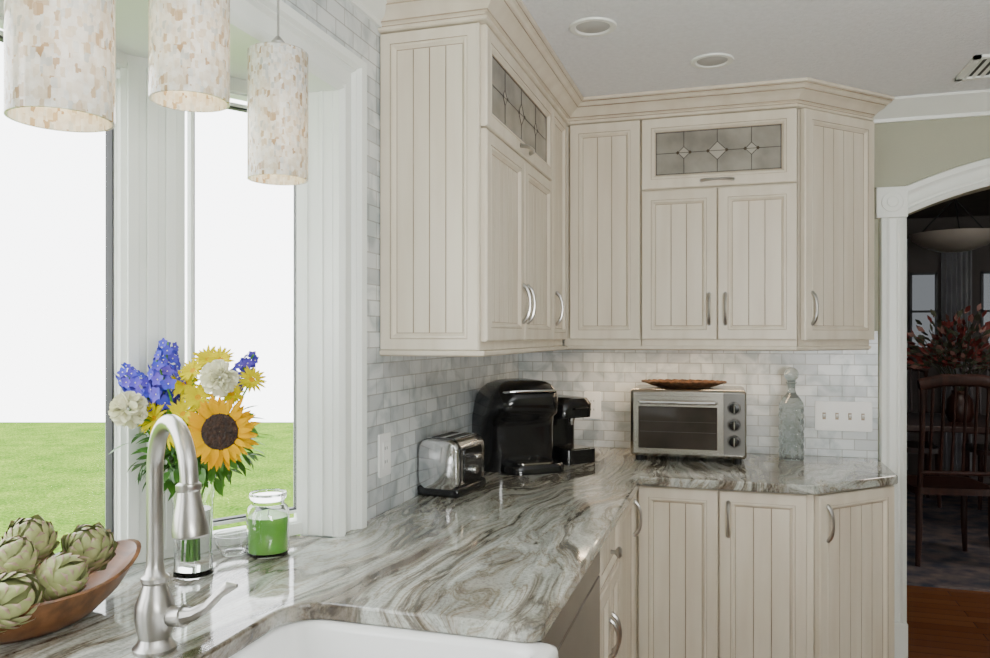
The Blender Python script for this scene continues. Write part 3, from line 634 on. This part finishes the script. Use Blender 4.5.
artichoke((-1.085,.965,1.030),.036,(math.radians(15),math.radians(20),1.2),'small green artichoke wedged between its neighbours')
# ------------------------------------------------------------ flowers
Fd=Vector((-.2907,.9568,0)); Rt=Vector((.9568,.2907,0)); Up=Vector((0,0,1)); VB=Vector((-1.02,1.315,CT))
c=tag(empty('glass_vase',VB),'clear glass vase holding a mixed bouquet by the window','vase')
M=MB(); M.lathe([(.001,0),(.034,0),(.038,.004),(.036,.02),(.035,.06),(.038,.14),(.045,.205),(.048,.215),(.045,.214),(.035,.14),(.032,.06),(.032,.012),(.001,.008)],seg=36); M.obj('vase_body',[GLASS],parent=c)
M=MB(); M.lathe([(.001,.0125),(.0305,.0125),(.0308,.06),(.0335,.13),(.001,.13)],seg=30); M.obj('water',[WATER],parent=c)
STEM=mat('stem_green',(.08,.26,.02),.5); LEAF=mat('leaf_green',(.08,.24,.02),.45,c2=(.03,.11,.008)); YEL=mat('yellow_petal',(.60,.35,.0),.8,c2=(.54,.25,.0),scale=20,spec=.05)
YL=mat('lemon_petal',(.60,.53,.0),.8,c2=(.55,.44,.0),scale=20,spec=.05); WH=mat('white_petal',(.80,.79,.58),.6); BLU=mat('blue_petal',(.05,.07,.56),.5,c2=(.12,.07,.45),scale=30,spec=.1); BRN=mat('sunflower_disc',(.035,.013,.004),.8,c2=(.01,.004,.002),scale=120,bump=.8)
def fpos(r,z,f=0): return VB+Rt*r+Fd*f+Up*(z-.008-CT)
def stem(o,pos,parentloc):
    S=MB(); a=Vector((random.uniform(-.012,.012),random.uniform(-.012,.012),.03))+VB-pos; top=Vector((0,0,0)); mid=(VB+Vector((0,0,.19))+ (pos-VB).normalized()*.01)-pos
    pts=[a*(1-q)**2+mid*2*q*(1-q)+top*q*q for q in [i/8 for i in range(9)]]
    S.tube(pts,.0022,6); S.obj('stem',[STEM],parent=o)
def frame(n):
    n=Vector(n).normalized(); a=n.cross(Up).normalized(); b=a.cross(n).normalized(); return n,a,b
def daisy(name,pos,n,R,rd,np,mp_,mc,lab,rows=2,cone=0,pw=.7,wf=1.0):
    n,a,b=frame(n); M=MB()
    for k in range(rows):
        for j in range(np):
            th=2*pi*(j+.5*k)/np+random.uniform(-.1,.1); d=a*math.cos(th)+b*math.sin(th); L=(R-rd*.8)*random.uniform(.82,1.12)*(1-.10*k)
            M.leaf(d*rd*.8+n*(.002*k),d+n*(random.uniform(-.05,.35)+.2*k+cone),n,L,2*pi*R*.5/np*1.25*wf,bend=-.12*R,pw=pw)
    o=tag(M.obj(name,[mp_],loc=pos,recalc=False),lab,'flower')
    Q=MB(); Q.lathe([(.0005,rd*.25),(rd*.5,rd*.32),(rd*.9,rd*.25),(rd,.0),(rd*.8,-rd*.3),(.0005,-rd*.35)],seg=24); q=Q.obj('flower_center',[mc],parent=o); q.rotation_euler=n.to_track_quat('Z','Y').to_euler()
    stem(o,pos,None); return o
cam=-Fd
daisy('sunflower',fpos(.083,1.214,-.085),cam+Up*.15+Rt*.1,.070,.036,24,YEL,BRN,'large sunflower with dark brown center',rows=3,pw=.9,wf=1.0)
for r,z,f,R,n_ in ((.0,1.243,-.05,.036,cam+Up*.5-Rt*.2),(-.055,1.235,-.05,.034,cam+Up*.4-Rt*.3),(.115,1.305,.0,.030,cam+Up*.8+Rt*.4),(.03,1.345,.0,.034,Up+cam*.9),(-.005,1.30,-.03,.034,cam+Up*.5),(.06,1.345,-.02,.030,cam+Up*.8),(.028,1.275,-.05,.030,cam+Up*.3+Rt*.2),(.015,1.325,-.04,.028,cam+Up*.7-Rt*.3),(-.025,1.205,-.06,.030,cam-Rt*.2),(.085,1.28,-.03,.026,cam+Up*.6+Rt*.5),(.015,1.20,-.06,.026,cam+Up*.1)):
    daisy('yellow_daisy',fpos(r,z,f),n_,R,.0065,15,YL,YEL,'yellow daisy-like flower in the bouquet',rows=2,cone=.12,wf=.8,pw=.9)
def carnation(pos,R,mt,lab):
    M=MB()
    for k in range(130):
        v=Vector((random.gauss(0,1),random.gauss(0,1),random.gauss(.3,1))).normalized()
        t_=Vector((random.gauss(0,1),random.gauss(0,1),random.gauss(0,1)))
        M.leaf(v*R*.35,v,t_,R*.7,R*.6,bend=random.uniform(-.2,.2)*R,n=3,fold=random.uniform(-.4,.4),pw=.4)
    o=tag(M.obj('carnation',[mt],loc=pos,recalc=False),lab,'flower'); stem(o,pos,None)
carnation(fpos(-.098,1.252,-.06),.034,WH,'creamy white carnation at the side of the bouquet'); carnation(fpos(.070,1.312,-.055),.034,WH,'creamy white carnation above the sunflower')
def delph(base,top,lab,n=34,fat=1.3):
    M=MB(); d=(top-base)
    for k in range(n):
        q=k/n; th=k*2.4; ax=d.normalized(); a=ax.cross(Rt+Fd*.3).normalized(); b=ax.cross(a); o_=a*math.cos(th)+b*math.sin(th)
        c_=d*q+o_*(.024*fat*(1-q*.6)); r=.017*(1-q*.4)
        nn,aa,bb=frame(o_+ax*.2)
        for j in range(5):
            t_=2*pi*j/5+k; dd=aa*math.cos(t_)+bb*math.sin(t_); M.leaf(c_,dd+nn*.3,nn,r,r*.95,n=2,pw=.5)
        M.sphere(c_+nn*.002,.0014,5,1)
    M.tube([(0,0,0),d*.5,d],.002,6,2)
    o=tag(M.obj('delphinium',[BLU,WH,STEM],loc=base,recalc=False),lab,'flower'); stem(o,base,None)
delph(fpos(-.055,1.25,-.01),fpos(-.05,1.38,.0),'blue delphinium spike standing tallest',44,1.4); delph(fpos(-.075,1.26,-.01),fpos(-.14,1.325,0),'blue delphinium spike leaning outward'); delph(fpos(-.03,1.28,-.04),fpos(-.06,1.345,-.03),'short blue delphinium cluster',22)
delph(fpos(.06,1.28,.02),fpos(.11,1.355,.03),'blue delphinium spike behind the yellow flowers',22,.8)
# foliage
M=MB()
for k in range(560):
    th=random.uniform(0,2*pi); e=random.uniform(-.9,.8); d=Vector((math.cos(th)*math.cos(e),math.sin(th)*math.cos(e),math.sin(e)))
    o_=Vector((0,0,.262))+Vector((d.x,d.y,d.z*.85))*random.uniform(.03,.115)
    if o_.dot(cam)>.045 and o_.z>.24: continue
    M.leaf(o_,d+Vector((random.gauss(0,.35),random.gauss(0,.35),random.gauss(0,.35))),Vector((random.gauss(0,.4),random.gauss(0,.4),1)),random.uniform(.025,.045),random.uniform(.010,.019),bend=-.010,pw=1)
for k in range(9):
    th=k*.7; M.tube([(0.008*math.cos(th),.008*math.sin(th),.03),(0.01*math.cos(th+1),.01*math.sin(th+1),.2),(0.06*math.cos(th),.06*math.sin(th),.27)],.0018,5)
tag(M.obj('foliage',[LEAF],loc=VB,recalc=False),'green leaves and stems filling the bouquet','foliage',kind='stuff')
# ------------------------------------------------------------ dining room
FZ=.0125
t=tag(empty('dining_table',(1.75,6.45,FZ)),'dark wood dining table','table')
M=MB(); M.prism(rrect(-.8,.8,-.5,.5,.08),.72,.76,XY); M.obj('table_top',[DARKW],parent=t,bev=.005)
for sx in (-.7,.7):
    for sy in (-.4,.4):
        M=MB(); M.tube([(sx,sy,0),(sx,sy,.1),(sx,sy,.5),(sx,sy,.7195)],[.022,.028,.035,.04],12); M.obj('leg',[DARKW],parent=t)
def chair_parts():
    parts=[]
    M=MB(); M.prism(rrect(-.23,.23,-.22,.22,.05),.43,.47,XY); parts.append(('seat',M))
    for sx,sy in ((-.2,-.19),(.2,-.19),(-.2,.19),(.2,.19)):
        M=MB(); M.tube([(sx*1.05,sy*1.05,0),(sx,sy,.2),(sx,sy,.43)],[.014,.02,.02],8); parts.append(('leg',M))
    M=MB(); 
    for sx in (-.2,.2): M.tube([(sx,-.20,.47),(sx,-.24,.8),(sx*1.05,-.27,1.08)],.016,8)
    M.tube([(-.23,-.27,1.08),(-.1,-.275,1.11),(.1,-.275,1.11),(.23,-.27,1.08)],.026,8,flat=1.4); M.tube([(-.2,-.215,.56),(.2,-.215,.56)],.014,8)
    for i in range(6):
        x=-.15+i*.06; M.tube([(x,-.215,.56),(x,-.24,.8),(x,-.27,1.09)],.009,6)
    parts.append(('backrest',M))
    return parts
protos=[]
root=tag(empty('dining_chair',(1.22,5.45,FZ),math.radians(8)),'reddish mahogany dining chair with spindle back','chair','dining chairs at the table')
for n,M in chair_parts(): protos.append(M.obj(n,[DARKW],parent=root))
for loc,rz in (((1.80,5.62,FZ),-.05),((1.35,7.25,FZ),pi),((2.05,7.25,FZ),pi)):
    r=root.copy(); COL.objects.link(r); r.location=loc; r.rotation_euler=(0,0,rz)
    for p in protos:
        q=p.copy(); q.parent=r; COL.objects.link(q)
c=tag(empty('flower_arrangement',(1.52,6.3,.7605+FZ)),'dark red dried flower arrangement on the dining table','flowers')
M=MB(); M.lathe([(.001,0),(.07,0),(.09,.06),(.08,.16),(.05,.2),(.055,.22)],seg=20); M.obj('vase',[DARKW],parent=c)
M=MB()
for k in range(560):
    v=Vector((random.gauss(0,1),random.gauss(0,1),abs(random.gauss(.4,.8)))).normalized()*random.uniform(.08,.36); o_=Vector((0,0,.38))+Vector((v.x*1.1,v.y,v.z*1.2))
    M.leaf(o_,v+Vector((random.gauss(0,.1),random.gauss(0,.1),0)),Vector((random.gauss(0,1),random.gauss(0,1),1)),.06,.035,n=2,m=0 if k%5 in(0,1) else (1 if k%5!=4 else 2))
for k in range(30):
    v=Vector((random.gauss(0,1),random.gauss(0,1),abs(random.gauss(.5,.6)))).normalized()*.3; M.tube([(0,0,.2),Vector((0,0,.42))+v],.003,5,1)
o=M.obj('dried_flowers',[mat('crimson',(.15,.024,.02),.7),mat('dark_leaf',(.07,.075,.045),.6),mat('pink_bud',(.26,.13,.11),.6)],parent=c,recalc=False); o['kind']='stuff'
c=tag(empty('ceiling_lamp',(1.50,6.35,0)),'frosted glass bowl pendant lamp over the dining table','lamp')
M=MB(); M.lathe([(.001,1.98),(.10,1.985),(.2,2.02),(.27,2.07),(.29,2.11),(.28,2.11),(.19,2.04),(.1,2.0),(.001,1.995)],seg=36); M.obj('bowl_shade',[mat('frosted_bowl',(.30,.27,.24),.3)],parent=c)
M=MB(); 
for k in range(3):
    a=2*pi*k/3+.4; M.tube([(.27*math.cos(a),.27*math.sin(a),2.1),(0,0,2.36)],.005,6)
M.tube([(0,0,2.36),(0,0,2.498)],.007,6); M.obj('rods',[BLACKM],parent=c)
RUG=mat('dark_rug',(.20,.15,.14),.95,c2=(.06,.065,.085),scale=9)
M=MB(); M.box(.75,3.3,4.85,7.9,.0005,.012); tag(M.obj('rug',[RUG]),'dark patterned area rug under the dining table','rug')
CUR=mat('grey_curtain',(.26,.26,.27),.8)
for x0,x1 in ((1.86,2.12),(1.36,1.58)):
    M=MB(); pts=[(x0+(x1-x0)*i/24,WYD-.05+.02*math.sin(i*1.6)) for i in range(25)]
    M.loft([[(x,y,.1) for x,y in pts],[(x,y,2.3) for x,y in pts]],close=False); tag(M.obj('curtain',[CUR],recalc=False),'grey pleated curtain panel beside the window','curtain','dining room curtains')
# ------------------------------------------------------------ lights
w=bpy.data.worlds.new('World'); SC.world=w; w.use_nodes=True
bg=w.node_tree.nodes['Background']; bg.inputs[0].default_value=(1,1,1,1); bg.inputs[1].default_value=7
tx=w.node_tree.nodes.new('ShaderNodeTexCoord'); gr=w.node_tree.nodes.new('ShaderNodeSeparateXYZ'); rm=w.node_tree.nodes.new('ShaderNodeValToRGB')
w.node_tree.links.new(tx.outputs['Generated'],gr.inputs[0]); w.node_tree.links.new(gr.outputs['Z'],rm.inputs[0]); w.node_tree.links.new(rm.outputs[0],bg.inputs[0])
rm.color_ramp.elements[0].color=(1,1,1,1); rm.color_ramp.elements[1].color=(.86,.93,1,1)
def area(loc,rot,sx,sy,e,col=(1,1,1)):
    l=bpy.data.lights.new('area_light','AREA'); l.shape='RECTANGLE'; l.size=sx; l.size_y=sy; l.energy=e; l.color=col
    o=bpy.data.objects.new('area_light',l); COL.objects.link(o); o.location=loc; o.rotation_euler=rot; return o
area((-.08,3.14,1.328),(0,0,0),.5,.04,1.2,(1,.76,.5)); area((-.5,3.14,1.328),(0,0,0),.2,.04,.9,(1,.76,.5))
# photographer's strobe bounced off the ceiling behind the camera
area((.9,-.4,1.3),(math.radians(155),0,0),.8,.8,104,(.985,1,.985))
# added fill light that brightens the dining room, separate from its bowl lamp
area((1.6,4.9,2.45),(0,0,0),.6,.6,11,(1,.9,.8))
# ------------------------------------------------------------ camera
cd=bpy.data.cameras.new('camera'); cd.sensor_width=36; cd.lens=790/990*36; cd.shift_y=6/990; cd.clip_start=.02
co=bpy.data.objects.new('camera',cd); COL.objects.link(co); co.location=(0,0,1.386); co.rotation_euler=(pi/2,0,math.radians(16.9)); SC.camera=co
